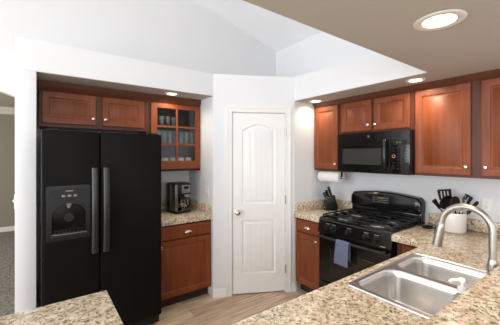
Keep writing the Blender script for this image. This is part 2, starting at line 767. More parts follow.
bm = plate(rect(s0, s1, 0.012, zt), [[(p[0], p[2]) for p in arch_loop(0, 0)], [(p[0], p[2]) for p in rloop(0, 0)]], XZ, yf, yf + 0.035)
slab = obj('door_slab', bm, M['door'], door)


def planked(lf, toploc, name):
    bm = loft([lf(0, yf), lf(0.008, yf + 0.004), lf(0.013, yf + 0.011), lf(0.026, yf + 0.011), lf(0.038, yf + 0.006)], cap0=False)
    x0, x1 = pa + 0.038, pb - 0.038
    n = 5
    g = 0.003
    for k in range(n):
        a = x0 + (x1 - x0) * k / n + g / 2
        b = x0 + (x1 - x0) * (k + 1) / n - g / 2
        zb, tops = toploc(a, b)
        pts = [(a, zb), (b, zb)] + tops
        q = [(u, v) for u, v in pts]
        l0 = [(u, yf + 0.007, v) for u, v in q]
        l1 = [(u, yf + 0.0035, v) for u, v in q]
        cx, cz = (a + b) / 2, sum(v for u, v in q) / len(q)
        l2 = [(u + (0.002 if u < cx else -0.002), yf + 0.0015, v + (0.002 if v < cz else -0.002)) for u, v in q]
        loft([l0, l1, l2], bm, cap0=False)
    return obj(name, bm, M['door'], door)


def archtop(a, b):
    x0, x1 = pa + 0.038, pb - 0.038
    tops = []
    for k in range(5):
        x = b + (a - b) * k / 4
        u = (x1 - x) / (x1 - x0)
        tops.append((x, 1.807 + 0.07 * math.sin(PI * u) - 0.002))
    return 1.052, tops


planked(arch_loop, archtop, 'upper_panel')
planked(rloop, lambda a, b: (0.265, [(b, 0.795), (a, 0.795)]), 'lower_panel')
kz, kx = 0.925, s0 + 0.055
kb = lathe([(0.031, 0), (0.031, 0.004), (0.024, 0.009), (0.012, 0.012), (0.011, 0.03), (0.020, 0.037), (0.0275, 0.047), (0.027, 0.057), (0.018, 0.066), (0, 0.069)], 24, FRONT(kx, yf, kz))
o = obj('door_knob', kb, M['nickel'], door)
o['label'] = 'nickel door knob'
for z in (1.83, 1.06, 0.27):
    bm = B()
    box(bm, dB - 0.010, dB + 0.001, -0.017, -0.012, z - 0.045, z + 0.045)
    lathe([(0.006, -0.048), (0.006, 0.048)], 10, T(dB - 0.004, -0.018, z), bm)
    o = obj('hinge', bm, M['nickel'], door)
    o['label'] = 'nickel hinge'

# ------------------------------------------------------------------ refrigerator
FX0, FX1 = 0.012, 0.906
fr = thing('refrigerator', 'tall black side by side refrigerator with ice and water dispenser', 'refrigerator', ((FX0 + FX1) / 2, 2.6, 0))
hw = (FX1 - FX0) / 2
FZ = 1.752
split = 0.400 - (FX0 + FX1) / 2
obj('cabinet', bx(-hw + 0.004, hw - 0.004, 0.075, 0.76, 0.03, FZ - 0.015, 0.006), M['fridge'], fr)
obj('toe_grille', bx(-hw + 0.01, hw - 0.01, 0.04, 0.075, 0.025, 0.10, 0.004), M['blacksatin'], fr)
for s in (-1, 1):
    obj('foot', lathe([(0.022, 0), (0.022, 0.012), (0.012, 0.014), (0.012, 0.032)], 14, T(s * (hw - 0.06), 0.09, 0)), M['blacksatin'], fr)
    obj('hinge_cover', bx(s * (hw - 0.075) - 0.045, s * (hw - 0.075) + 0.045, 0.012, 0.10, FZ - 0.014, FZ + 0.012, 0.008), M['blacksatin'], fr)
# dispenser opening
gx0, gx1, gz0, gz1 = 0.040 - 0.459, 0.328 - 0.459, 0.915, 1.33


def doorshell(x0, x1, z0, z1, hole=None):
    bm = B()
    e = 0.012
    L = [rrect(x0, x1, z0, z1, 0.012, 3)]
    back = [(u, 0.068, v) for u, v in rrect(x0, x1, z0, z1, 0.012, 3)]
    mid = [(u, e, v) for u, v in rrect(x0, x1, z0, z1, 0.012, 3)]
    mid2 = [(u, 0.004, v) for u, v in rrect(x0 + 0.003, x1 - 0.003, z0 + 0.003, z1 - 0.003, 0.012, 3)]
    fro = [(u, 0.0, v) for u, v in rrect(x0 + e, x1 - e, z0 + e, z1 - e, 0.012, 3)]
    rr = [[bm.verts.new(p) for p in q] for q in (back, mid, mid2, fro)]
    n = len(rr[0])
    for a, b in zip(rr, rr[1:]):
        for i in range(n):
            bm.faces.new((a[i], a[(i + 1) % n], b[(i + 1) % n], b[i]))
    bm.faces.new(rr[0])
    if hole:
        hv = [bm.verts.new((u, 0, v)) for u, v in rect(*hole)]
        hb = [bm.verts.new((u, 0.055, v)) for u, v in rect(*hole)]
        es = [bm.edges.get((rr[3][i], rr[3][(i + 1) % n])) for i in range(n)]
        es += [bm.edges.new((hv[i], hv[(i + 1) % 4])) for i in range(4)]
        bmesh.ops.triangle_fill(bm, use_beauty=True, use_dissolve=False, edges=es)
        for i in range(4):
            bm.faces.new((hv[i], hv[(i + 1) % 4], hb[(i + 1) % 4], hb[i]))
        bm.faces.new(hb)
    else:
        bm.faces.new(rr[3])
    bmesh.ops.recalc_face_normals(bm, faces=bm.faces[:])
    return bm


fz = obj('freezer_door', doorshell(-hw, split - 0.003, 0.105, FZ, (gx0 + 0.01, gx1 - 0.01, gz0 + 0.01, gz1 - 0.01)), M['fridge'], fr)
fd = obj('refrigerator_door', doorshell(split + 0.003, hw, 0.105, FZ), M['fridge'], fr)


def fhandle(x, parent):
    pts, rad = [], []
    for k in range(15):
        u = k / 14
        z = 0.785 + (1.462 - 0.785) * u
        pts.append((x, -0.035 - 0.018 * math.sin(PI * u), z))
        rad.append(0.0135)
    bm = tube(pts, rad, 14, flat=1.75)
    for z in (0.81, 1.437):
        box(bm, x - 0.018, x + 0.018, -0.036, 0.001, z - 0.022, z + 0.022, 0.004)
    obj('handle', bm, M['handle'], parent)


fhandle(split - 0.042, fz)
fhandle(split + 0.040, fd)
# dispenser parts
ox0, ox1 = gx0 + 0.035, gx1 - 0.028
ocx = (ox0 + ox1) / 2
oarch = [(ox0, gz0 + 0.055), (ox1, gz0 + 0.055)]
for k in range(17):
    u = k / 16
    a = PI * u
    oarch.append((ocx + (ox1 - ox0) / 2 * math.cos(a), 1.09 + 0.105 * math.sin(a)))
disp = obj('dispenser', plate(rrect(gx0, gx1, gz0, gz1, 0.012, 3), [oarch], XZ, -0.007, 0.004), M['darkgrey'], fr)
rec = loft([[(u, 0.0, v) for u, v in oarch], [(ocx + (u - ocx) * 0.92, 0.048, 1.07 + (v - 1.07) * 0.94) for u, v in oarch]], cap0=False)
obj('recess', rec, M['black'], disp)
cp = [(gx0 + 0.018, 1.300), (gx0 + 0.05, 1.222), (ocx, 1.212), (gx1 - 0.05, 1.222), (gx1 - 0.018, 1.300), (ocx, 1.318)]
obj('control_panel', plate([cp[0], cp[1], cp[2], cp[3], cp[4], cp[5]], [], XZ, -0.0105, -0.0068), M['blacksatin'], disp)
for k in (-1, 0, 1):
    obj('button', lathe([(0.0, 0), (0.010, 0), (0.010, 0.002), (0.007, 0.004), (0, 0.0045)], 14, FRONT(ocx + 0.038 * k, -0.0105, 1.252) @ Matrix.Scale(1.35, 4, (1, 0, 0))), M['midgrey'], disp)
bm = B()
for k in range(7):
    box(bm, ocx - 0.024 + k * 0.007, ocx - 0.024 + k * 0.007 + 0.0045, -0.0112, -0.0104, 1.285, 1.293)
obj('lettering', bm, M['print'], disp)
bm = lathe([(0.022, 0.05), (0.022, 0.02), (0.014, 0.0), (0.009, -0.012), (0, -0.012)], 16, T(ocx, 0.022, 1.165))
obj('spout', bm, M['midgrey'], disp)
bm = plate(circle(ocx, 1.08, 0.034, 20), [], XZ, 0.028, 0.036)
obj('paddle', bm, M['darkgrey'], disp)
bm = plate([(ox0 - 0.005, 0.0), (ox1 + 0.005, 0.0), (ox1 + 0.0, -0.022), (ocx + 0.05, -0.034), (ocx - 0.05, -0.034), (ox0, -0.022)], [], lambda u, v, wv: (u, v, wv), gz0 + 0.03, gz0 + 0.052)
box(bm, ox0 + 0.004, ox1 - 0.004, 0.0, 0.046, gz0 + 0.042, gz0 + 0.057)
for k in range(8):
    box(bm, ox0 + 0.02 + k * 0.024, ox0 + 0.028 + k * 0.024, -0.02, 0.03, gz0 + 0.0565, gz0 + 0.0595)
obj('drip_tray', bm, M['handle'], disp)
obj('tray_lip', tube([(ox0 + 0.002, -0.023, gz0 + 0.052), (ocx - 0.05, -0.0345, gz0 + 0.052), (ocx + 0.05, -0.0345, gz0 + 0.052), (ox1 - 0.002, -0.023, gz0 + 0.052)], 0.0028, 8), M['midgrey'], disp)


# ------------------------------------------------------------------ cabinets
def upper_cab(name, label, loc, rot, wd, z0, z1, dep, doors, side=True):
    """loc = middle of the back edge; doors = [(x0, x1, z0, z1, knob (x, z))]"""
    t = thing(name, label, 'cabinet', loc, rot, None)
    bm = bx(-wd / 2, wd / 2, -dep + 0.0, -0.002, z0, z1, 0.001, 1)
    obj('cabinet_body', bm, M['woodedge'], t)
    for (a, b, c, d, kn) in doors:
        dr = obj('door', cabdoor(a, b, c, d, -dep - 0.001), M['wood'], t)
        if kn:
            knob(kn[0], -dep - 0.021, kn[1], dr)
    return t


DU = 0.312
RS = -PI / 2          # facing -X


def crown(name, pts, zt=2.1865):
    """crown moulding along a polyline under the soffit"""
    prof = [(0, 2.132), (0.006, 2.132), (0.010, 2.142), (0.024, 2.160), (0.034, zt - 0.0105), (0.038, zt), (0, zt)]
    loops = []
    for k, (p, nn) in enumerate(pts):
        loops.append([(p[0] + nn[0] * q, p[1] + nn[1] * q, z) for q, z in prof])
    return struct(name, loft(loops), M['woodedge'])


# over the refrigerator
upper_cab('wall_cabinet', 'cherry two door cabinet above the black refrigerator', (0.46, YW, 0), 0, 0.92, 1.815, 2.14, 0.315,
          [(0.020 - 0.46, 0.440 - 0.46, 1.845, 2.128, (0.415 - 0.46, 1.905)), (0.494 - 0.46, 0.890 - 0.46, 1.845, 2.128, (0.519 - 0.46, 1.905))])
crown('trim_2', [((-0.016, YW - 0.315), (0, -1)), ((1.541, YW - 0.315), (0, -1))], ZN - 0.0035)
# glass-door cabinet
gc = thing('glass_cabinet', 'cherry wall cabinet with six pane glass door above the coffee maker', 'cabinet', (1.232, YW, 0))
gw = 0.309
bm = B()
zb, ztp = 1.385, 2.14
box(bm, -gw, -gw + 0.018, -0.315, -0.002, zb, ztp)
box(bm, gw - 0.018, gw, -0.315, -0.002, zb, ztp)
box(bm, -gw, gw, -0.315, -0.002, zb, zb + 0.02)
box(bm, -gw, gw, -0.315, -0.002, ztp - 0.02, ztp)
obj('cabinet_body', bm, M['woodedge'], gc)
bm = B()
box(bm, -gw + 0.0185, gw - 0.0185, -0.012, -0.004, zb + 0.0205, ztp - 0.0205)
obj('back_panel', bm, M['inside'], gc)
for z in (1.682, 1.878):
    obj('shelf', bx(-gw + 0.019, gw - 0.019, -0.29, -0.014, z - 0.009, z + 0.009), M['woodedge'], gc)
a, b, c, d = -0.272, 0.300, 1.408, 2.128
pw0, pw1, pz0, pz1 = a + 0.066, b - 0.062, 1.500, 2.080
mx = (pw0 + pw1) / 2
bm = plate(rect(a, b, c, d), [rect(pw0, mx - 0.011, pz0, 1.672), rect(mx + 0.011, pw1, pz0, 1.672),
                             rect(pw0, mx - 0.011, 1.693, 1.868), rect(mx + 0.011, pw1, 1.693, 1.868),
                             rect(pw0, mx - 0.011, 1.889, pz1), rect(mx + 0.011, pw1, 1.889, pz1)], XZ, -0.336, -0.317)
gd = obj('door', bm, M['wood'], gc)
obj('glass_pane', bx(pw0 - 0.004, pw1 + 0.004, -0.328, -0.325, pz0 - 0.004, pz1 + 0.004), M['pane'], gd)
knob(a + 0.03, -0.336, 1.44, gd)
# face frame stile left of the glass door
obj('face_frame', bx(-gw, -0.276, -0.317, -0.3155, zb, ztp), M['woodedge'], gc)

# stove wall uppers
upper_cab('wall_cabinet', 'narrow cherry wall cabinet above the paper towel roll, next to the pantry', (XW, 2.163, 0), RS, 0.386, 1.385, 2.14, DU,
          [(-0.183, 0.158, 1.405, 2.128, (0.133, 1.465))])
upper_cab('wall_cabinet', 'short two door cherry cabinet directly above the microwave', (XW, 1.585, 0), RS, 0.768, 1.795, 2.14, DU,
          [(-0.372, -0.018, 1.812, 2.128, (-0.045, 1.87)), (0.008, 0.352, 1.812, 2.128, (0.034, 1.87))])
upper_cab('wall_cabinet', 'tall two door cherry wall cabinet right of the microwave', (XW, 0.745, 0), RS, 0.908, 1.385, 2.14, DU,
          [(-0.441, -0.033, 1.405, 2.128, (-0.062, 1.47)), (0.031, 0.441, 1.405, 2.128, (0.060, 1.47))])
crown('trim_3', [((XW - DU, RY_ - 0.003), (-1, 0)), ((XW - DU, 0.291), (-1, 0))])


# base cabinets
def base_cab(label, loc, rot, wd, dep, fronts, ztop=0.853, low=False):
    t = thing('base_cabinet', label, 'cabinet', loc, rot)
    obj('cabinet_body', bx(-wd / 2, wd / 2, -dep, -0.002, 0.105, 0.70 if low else ztop, 0.001, 1), M['woodedge'], t)
    if low:
        obj('face_frame', bx(-wd / 2, wd / 2, -dep, -dep + 0.018, 0.7005, ztop), M['woodedge'], t)
    obj('toe_kick', bx(-wd / 2, wd / 2, -dep + 0.07, -0.01, 0, 0.1045), M['toe'], t)
    for kind, a, b, c, d, kn in fronts:
        if kind == 'drawer':
            o = obj('drawer', drawerfront(a, b, c, d, -dep - 0.001), M['wood'], t)
            if kn:
                cup_pull(kn[0], -dep - 0.021, kn[1], o)
        else:
            o = obj('door', cabdoor(a, b, c, d, -dep - 0.001), M['wood'], t)
            if kn:
                knob(kn[0], -dep - 0.021, kn[1], o)
    return t


base_cab('cherry base cabinet between the refrigerator and the pantry wall, under the coffee maker', (1.232, YW, 0), 0, 0.618, 0.585,
         [('drawer', -0.285, 0.295, 0.705, 0.835, (0.03, 0.765)), ('door', -0.285, 0.295, 0.12, 0.690, (-0.265, 0.645))])
base_cab('cherry base cabinet with one drawer, left of the stove', (XW, 2.1725, 0), RS, 0.363, 0.625,
         [('drawer', -0.172, 0.168, 0.705, 0.835, (0, 0.765)), ('door', -0.172, 0.168, 0.12, 0.690, (0.142, 0.645))])
base_cab('cherry base cabinet in the corner right of the stove', (XW, 1.022, 0), RS, 0.35, 0.625,
         [('door', -0.125, 0.03, 0.12, 0.835, None)])
# cabinets carrying the sink peninsula and its return beside the camera
def back_cab(label, loc, rot, wd, dep, ndoors, low=False):
    w2 = wd / 2
    fronts = []
    step = wd / ndoors
    for k in range(ndoors):
        a = -w2 + k * step + 0.012
        fronts.append(('door', a, a + step - 0.024, 0.12, 0.835, (a + 0.03, 0.78)))
    return base_cab(label, loc, rot, wd, dep, fronts, low=low)


back_cab('cherry base cabinet run under the sink counter', (1.63, 0.345, 0), PI, 2.77 - 1.26, 0.540, 3, True)
back_cab('cherry base cabinet run under the counter end at lower left', (-0.335, 0.93, 0), PI / 2, 1.10, 0.535, 2)


# ------------------------------------------------------------------ countertops
def top(poly, holes, z0, z1, bev=0.006):
    bm = plate(poly, holes, XY, z0, z1)
    es = [e for e in bm.edges if len(e.link_faces) == 2 and e.calc_face_angle(0) > 0.6 and abs(e.verts[0].co.z - e.verts[1].co.z) < 1e-5]
    bmesh.ops.bevel(bm, geom=es, offset=bev, segments=2, profile=0.5, affect='EDGES')
    return bm


TH = 0.058
ca = thing('countertop', 'granite countertop with backsplash between refrigerator and pantry wall', 'countertop', (1.232, 3.12, 0))


def world_part(name, bm, m, t):
    bmesh.ops.translate(bm, vec=-Vector(t.location), verts=bm.verts[:])
    return obj(name, bm, m, t)


world_part('counter_slab', top([(0.924, 2.802), (LX - 0.001, 2.802), (LX - 0.001, YW - 0.001), (0.924, YW - 0.001)], [], CT - TH, CT), M['granite'], ca)
bm = bx(0.924, LX - 0.001, YW - 0.021, YW - 0.001, CT + 0.0005, CT + 0.10, 0.002)
box(bm, LX - 0.021, LX - 0.001, 2.806, YW - 0.0215, CT + 0.0005, CT + 0.10, 0.002)
world_part('backsplash', bm, M['granite'], ca)

cb = thing('countertop', 'small granite countertop with backsplash left of the stove, under the knife block', 'countertop', (2.7, 2.165, 0))
world_part('counter_slab', top([(2.352, 1.989), (XW - 0.001, 1.989), (XW - 0.001, RY_ - 0.001), (2.352, RY_ - 0.001)], [], CT - TH, CT), M['granite'], cb)
bm = bx(2.366, XW - 0.0215, RY_ - 0.021, RY_ - 0.001, CT + 0.0005, CT + 0.10, 0.002)
box(bm, XW - 0.021, XW - 0.001, 1.989, RY_ - 0.001, CT + 0.0005, CT + 0.10, 0.002)
world_part('backsplash', bm, M['granite'], cb)

SX0, SX1, SY0, SY1 = 1.228, 1.992, 0.335, 0.882
cc = thing('countertop', 'large granite countertop holding the double sink and wrapping round to the stove', 'countertop', (1.3, 0.62, 0))
poly = [(XW - 0.001, 1.2135), (2.335, 1.2135), (2.335, 0.930), (0.262, 0.930), (0.262, 1.522), (-0.40, 1.522), (-0.40, 0.312), (XW - 0.001, 0.312)]
world_part('counter_slab', top(poly, [rect(SX0 + 0.02, SX1 - 0.02, SY0 + 0.02, SY1 - 0.02)], CT - TH, CT, 0.005), M['granite'], cc)
bm = bx(XW - 0.021, XW - 0.001, 0.313, 1.204, CT + 0.0005, CT + 0.10, 0.002)
world_part('backsplash', bm, M['granite'], cc)

# knee wall and raised bar nearest the camera
struct('wall_knee', bx(-0.38, XW, 0.205, 0.310, 0, 1.028), M['wall'])
bar = obj('bar_top', top([(0.30, 0.02), (XW - 0.002, 0.02), (XW - 0.002, 0.380), (0.30, 0.380)], [], 1.029, 1.068, 0.006), M['granite'])
bar['label'] = 'raised granite bar top in the near right corner, in front of the faucet'
bar['category'] = 'bar top'


# ------------------------------------------------------------------ sink
sk = thing('kitchen_sink', 'double bowl stainless steel drop-in sink set in the granite counter', 'sink', (1.625, 0.6, CT))
sx, sy = 1.625, 0.6
bowls = [(1.268, 1.615), (1.660, 1.958)]
by0, by1 = 0.440, 0.848
zr = 0.005


def bowl_loop(x0, x1, y0, y1, r, z):
    return [(u - sx, v - sy, z) for u, v in rrect(x0, x1, y0, y1, r, 7)]


bm = plate([(u - sx, v - sy) for u, v in rrect(SX0, SX1, SY0, SY1, 0.028, 5)],
           [[(p[0], p[1]) for p in bowl_loop(a - 0.004, b + 0.004, by0 - 0.004, by1 + 0.004, 0.074, 0)] for a, b in bowls], XY, zr - 0.004, zr)
# raised rolled lip round the outer edge
lip = [(u - sx, v - sy) for u, v in rrect(SX0 + 0.006, SX1 - 0.006, SY0 + 0.006, SY1 - 0.006, 0.026, 5)]
P = [(u, v, zr) for u, v in lip]
tube(P + [P[0]], 0.0045, 8, bm, caps=False)
obj('rim', bm, M['sink'], sk)
for a, b in bowls:
    cx = (a + b) / 2
    loops = []
    for ins, r, z in ((-0.004, 0.074, zr - 0.0005), (0.001, 0.070, zr - 0.006), (0.006, 0.066, -0.03), (0.012, 0.062, -0.10), (0.018, 0.060, -0.150),
                      (0.028, 0.056, -0.172), (0.048, 0.050, -0.185), (0.075, 0.045, -0.190)):
        loops.append(bowl_loop(a + ins, b - ins, by0 + ins, by1 - ins, r, z))
    bw = loft(loops, cap0=False)
    o = obj('bowl', bw, M['sink'], sk, angle=60)
    dz = -0.1895
    dr = lathe([(0.0, dz + 0.001), (0.024, dz + 0.001), (0.030, dz + 0.003), (0.040, dz + 0.004), (0.045, dz + 0.001)], 24, T(cx - sx, (by0 + by1) / 2 - sy, 0), closed=False)
    obj('drain', dr, M['chrome'], o)

# ------------------------------------------------------------------ faucet
fa = thing('faucet', 'brushed nickel pull-down faucet arching over the sink', 'faucet', (1.677, 0.402, CT + zr), 0)
prof = [(0.026, 0.0), (0.026, 0.006), (0.0235, 0.010), (0.0225, 0.05), (0.0215, 0.10), (0.0195, 0.150), (0.0155, 0.165)]
obj('base', lathe(prof, 24), M['faucet'], fa)
pts = [(0, 0, 0.150)]
R = 0.104
zc = 0.287
pts += [(0, 0, 0.20), (0, 0, 0.25)]
for k in range(25):
    a = math.radians(180 - 174 * k / 24)
    pts.append((0, R + R * math.cos(a), zc + R * math.sin(a)))
obj('spout', tube(pts, 0.0150, 16), M['faucet'], fa)
e0, e1 = Vector(pts[-2]), Vector(pts[-1])
dd = (e1 - e0).normalized()
hp = [e1 - dd * 0.002, e1 + dd * 0.004, e1 + dd * 0.006, e1 + dd * 0.03, e1 + dd * 0.092, e1 + dd * 0.128, e1 + dd * 0.13]
head = obj('spray_head', tube(hp, [0.0155, 0.0155, 0.0172, 0.0182, 0.0215, 0.0225, 0.020], 18), M['faucet'], fa)
bq = e1 + dd * 0.05 + Vector((0, 0.018, 0.004))
obj('spray_button', tube([bq - dd * 0.02, bq, bq + dd * 0.02], [0.006, 0.0075, 0.006], 8), M['darkgrey'], head)
lev = tube([(-0.02, 0, 0.055), (-0.034, 0, 0.056), (-0.040, 0.0, 0.060)], 0.010, 12)
tube([(-0.038, 0.0, 0.050), (-0.041, 0.004, 0.09), (-0.044, 0.010, 0.145)], [0.0065, 0.0058, 0.005], 10, lev)
obj('lever_handle', lev, M['faucet'], fa)

# soap bottle behind the bar
sb = thing('soap_bottle', 'clear soap bottle with white pump beside the sink, behind the bar', 'bottle', (1.288, 0.400, CT + 0.0097), 0)
obj('bottle_body', lathe([(0.0, 0.0), (0.025, 0.0), (0.029, 0.004), (0.029, 0.085), (0.025, 0.102), (0.013, 0.114), (0.012, 0.120)], 20), M['soap'], sb)
bm = lathe([(0.0145, 0.118), (0.0145, 0.137), (0.011, 0.140), (0.0045, 0.142), (0.0045, 0.157), (0.010, 0.159), (0.0115, 0.169), (0.010, 0.173), (0, 0.174)], 16)
tube([(-0.004, 0.003, 0.167), (-0.035, 0.022, 0.168), (-0.044, 0.027, 0.163)], [0.006, 0.0055, 0.004], 10, bm)
o = obj('pump', bm, M['plasticwhite'], sb)
o['label'] = 'white plastic pump'

# ------------------------------------------------------------------ gas range
RC = 1.6015
rg = thing('gas_range', 'black freestanding gas range with five front knobs', 'stove', (XW, RC, 0), RS)
rw = 0.386
obj('range_body', bx(-rw, rw, -0.640, -0.024, 0.03, 0.902, 0.003), M['black'], rg)
for s in (-1, 1):
    for y in (-0.58, -0.08):
        obj('foot', lathe([(0.018, 0), (0.018, 0.01), (0.010, 0.012), (0.010, 0.032)], 12, T(s * 0.33, y, 0)), M['blacksatin'], rg)
obj('storage_drawer', ringpanel(-rw + 0.003, rw - 0.003, 0.075, 0.268, [(0, -0.658), (0.008, -0.667), (0.02, -0.667)], -0.641), M['black'], rg)
od = obj('oven_door', ringpanel(-rw + 0.003, rw - 0.003, 0.276, 0.762, [(0, -0.664), (0.010, -0.674), (0.02, -0.674)], -0.641), M['black'], rg)
obj('oven_window', ringpanel(-0.235, 0.235, 0.375, 0.625, [(0, -0.6745), (0.003, -0.6765), (0.006, -0.6765)], -0.6735), M['ovenglass'], od)
hb = []
for k in range(13):
    u = k / 12
    hb.append((-0.35 + 0.70 * u, -0.712 - 0.012 * math.sin(PI * u), 0.742))
bm = tube(hb, 0.0135, 12, flat=0.8)
for s in (-1, 1):
    box(bm, s * 0.325 - 0.015, s * 0.325 + 0.015, -0.712, -0.672, 0.730, 0.752, 0.004)
obj('oven_handle', bm, M['handle'], od)
# slanted control panel
cpn = loft([[(x, -0.641, 0.768), (x, -0.680, 0.768), (x, -0.683, 0.776), (x, -0.662, 0.895), (x, -0.652, 0.904), (x, -0.641, 0.904)] for x in (-rw, rw)])
cp_ = obj('control_panel', cpn, M['black'], rg)
tilt = math.atan2(0.021, 0.119)
for kx_ in (-0.268, -0.199, -0.026, 0.150, 0.248):
    kz_ = 0.834
    ky_ = -0.683 + (kz_ - 0.776) * 0.021 / 0.119
    mt = T(kx_, ky_, kz_) @ RX(PI / 2 - tilt)
    bm = lathe([(0.029, 0.0), (0.029, 0.004), (0.024, 0.008), (0.0225, 0.026), (0.020, 0.030), (0, 0.0305)], 22, mt)
    q = B()
    box(q, -0.0055, 0.0055, -0.024, 0.024, 0.026, 0.041, 0.002)
    bmesh.ops.transform(q, matrix=mt, verts=q.verts[:])
    me = bpy.data.meshes.new('tmp')
    q.to_mesh(me)
    bm.from_mesh(me)
    bpy.data.meshes.remove(me)
    kn = obj('control_knob', bm, M['blacksatin'], rg)
    q = B()
    box(q, -0.022, 0.022, 0.034, 0.0375, 0.0005, 0.0012)
    bmesh.ops.transform(q, matrix=mt, verts=q.verts[:])
    obj('dial_mark', q, M['print'], kn)
q = B()
for k in range(6):
    box(q, 0.290 + k * 0.008, 0.2955 + k * 0.008, -0.6845, -0.6815, 0.784, 0.790)
obj('lettering', q, M['print'], cp_)
# cooktop
ck = bx(-rw, rw, -0.650, -0.105, 0.9025, 0.914, 0.004)
for s in (-1, 1):
    box(ck, s * (rw - 0.008) - 0.008, s * (rw - 0.008) + 0.008, -0.650, -0.105, 0.912, 0.9225, 0.003)
box(ck, -rw, rw, -0.650, -0.636, 0.912, 0.9205, 0.003)
obj('cooktop', ck, M['black'], rg)
for bxx in (-0.185, 0.185):
    for byy in (-0.255, -0.50):
        r = 0.052 if (bxx > 0) == (byy < -0.4) else 0.042
        bb = obj('burner', lathe([(r + 0.03, 0.9145), (r + 0.026, 0.9175), (r + 0.004, 0.9185), (r + 0.002, 0.930), (r - 0.008, 0.934), (0, 0.934)], 26, T(bxx, byy, 0)), M['aluminium'], rg)
        obj('burner_cap', lathe([(r - 0.004, 0.9343), (r - 0.002, 0.939), (r - 0.010, 0.943), (0, 0.944)], 26, T(bxx, byy, 0)), M['iron'], bb)
for gx in (-0.185, 0.185):
    g = B()
    x0, x1, y0, y1 = gx - 0.172, gx + 0.172, -0.628, -0.125
    zt_ = 0.956
    hb_ = 0.006
    for yy in (y0, (y0 + y1) / 2, y1):
        box(g, x0, x1, yy - hb_, yy + hb_, zt_ - 0.014, zt_, 0.002)
    for xx in (x0, x1):
        box(g, xx - hb_, xx + hb_, y0, y1, zt_ - 0.014, zt_, 0.002)
    for byy in (-0.255, -0.50):
        for k in range(4):
            a = k * PI / 2
            if k % 2 == 0:
                s = 1 if k == 0 else -1
                xa, xb = sorted((gx + s * 0.028, gx + s * 0.172))
                box(g, xa, xb, byy - 0.005, byy + 0.005, zt_ - 0.012, zt_ + 0.003, 0.002)
            else:
                s = 1 if k == 1 else -1
                ya, yb = sorted((byy + s * 0.028, byy + s * 0.125))
                box(g, gx - 0.005, gx + 0.005, ya, yb, zt_ - 0.012, zt_ + 0.003, 0.002)
    for xx in (x0, x1):
        for yy in (y0, y1):
            box(g, xx - 0.008, xx + 0.008, yy - 0.008, yy + 0.008, 0.9145, zt_ - 0.002, 0.002)
    obj('grate', g, M['iron'], rg)
rw = 0.376
# back guard: riser, arched console
obj('back_riser', bx(-rw + 0.003, rw - 0.003, -0.104, -0.024, 0.904, 1.03, 0.003), M['black'], rg)
con = []
for k in range(25):
    u = k / 24
    x = -rw + 2 * rw * u
    zt_ = 1.146 + 0.034 * math.sin(PI * u)
    e = min(u, 1 - u) * 2 * rw
    if e < 0.035:
        zt_ -= 0.035 - math.sqrt(max(0, 0.035 ** 2 - (0.035 - e) ** 2))
    con.append((x, zt_))
outl = [(-rw + 0.02, 0.995), (-rw, 1.015)] + con + [(rw, 1.015), (rw - 0.02, 0.995)]
cz = lambda x, z, y: (x, y, z)


def con_loop(ins, y):
    return [(x * (1 - ins / rw), y + 0.10 * max(0, (z - 1.0)) * 0.25, z + (-ins if z > 1.05 else ins)) for x, z in outl]


cs = loft([con_loop(0, -0.026), con_loop(0, -0.112), con_loop(0.004, -0.122), con_loop(0.012, -0.128)])
console = obj('console', cs, M['black'], rg)
obj('display', bx(-0.115, 0.075, -0.1325, -0.126, 1.060, 1.135, 0.002), M['blacksatin'], console)
q = B()
for k, x in enumerate((-0.040, -0.026, -0.008, 0.006)):
    box(q, x, x + 0.011, -0.1338, -0.1324, 1.107, 1.121)
obj('clock_digits', q, M['amber'], console)
for x in (-0.098, -0.078, -0.05, -0.03, -0.01, 0.012, 0.032, 0.052):
    for z in (1.071, 1.089) if abs(x + 0.01) < 0.03 else (1.071, 1.094, 1.117):
        obj('button', bx(x - 0.006, x + 0.006, -0.1336, -0.1324, z - 0.004, z + 0.004), M['midgrey'], console)

# ------------------------------------------------------------------ towel on the oven handle
tw = B()
TX0, TX1 = RC - 1.722, RC - 1.583
nx_, nz_ = 14, 34


def towel_path(s):
    """s along the cloth over the bar: back drop, over the top, front drop (y, z)"""
    hy, hz, r = -0.7225, 0.742, 0.0185
    back, front = 0.16, 0.205
    if s < back:
        return (hy + r - 0.002 + 0.0, hz - (back - s))
    s -= back
    arc = PI * r
    if s < arc:
        a = s / r
        return (hy + r * math.cos(a), hz + r * math.sin(a))
    s -= arc
    return (hy - r - 0.010 * math.sin(min(1, s / front) * PI / 2), hz - s)


tot = 0.16 + PI * 0.0185 + 0.205
rows = []
for j in range(nz_ + 1):
    s = tot * j / nz_
    y, z = towel_path(s)
    row = []
    for i in range(nx_ + 1):
        u = i / nx_
        fall = max(0, (0.742 - z) / 0.17)
        wob = 0.0045 * math.sin(u * 9.0 + 0.6) * fall
        xx = TX0 + (TX1 - TX0) * u
        xx += (u - 0.5) * 0.010 * fall - 0.006 * fall
        zz = z - (0.006 * u if z < 0.70 else 0)
        row.append(tw.verts.new((xx, y - abs(wob) * (1 if y < -0.7225 else -0.3), zz)))
    rows.append(row)
for a, b in zip(rows, rows[1:]):
    for i in range(nx_):
        tw.faces.new((a[i], a[i + 1], b[i + 1], b[i]))
bmesh.ops.recalc_face_normals(tw, faces=tw.faces[:])
bmesh.ops.solidify(tw, geom=tw.faces[:], thickness=0.0035)
tobj = obj('dish_towel', tw, M['towel'], None, angle=70)
tobj.location = (XW, RC, 0)
tobj.rotation_euler = (0, 0, RS)
tobj['label'] = 'blue terry dish towel hanging over the oven door handle'
tobj['category'] = 'towel'

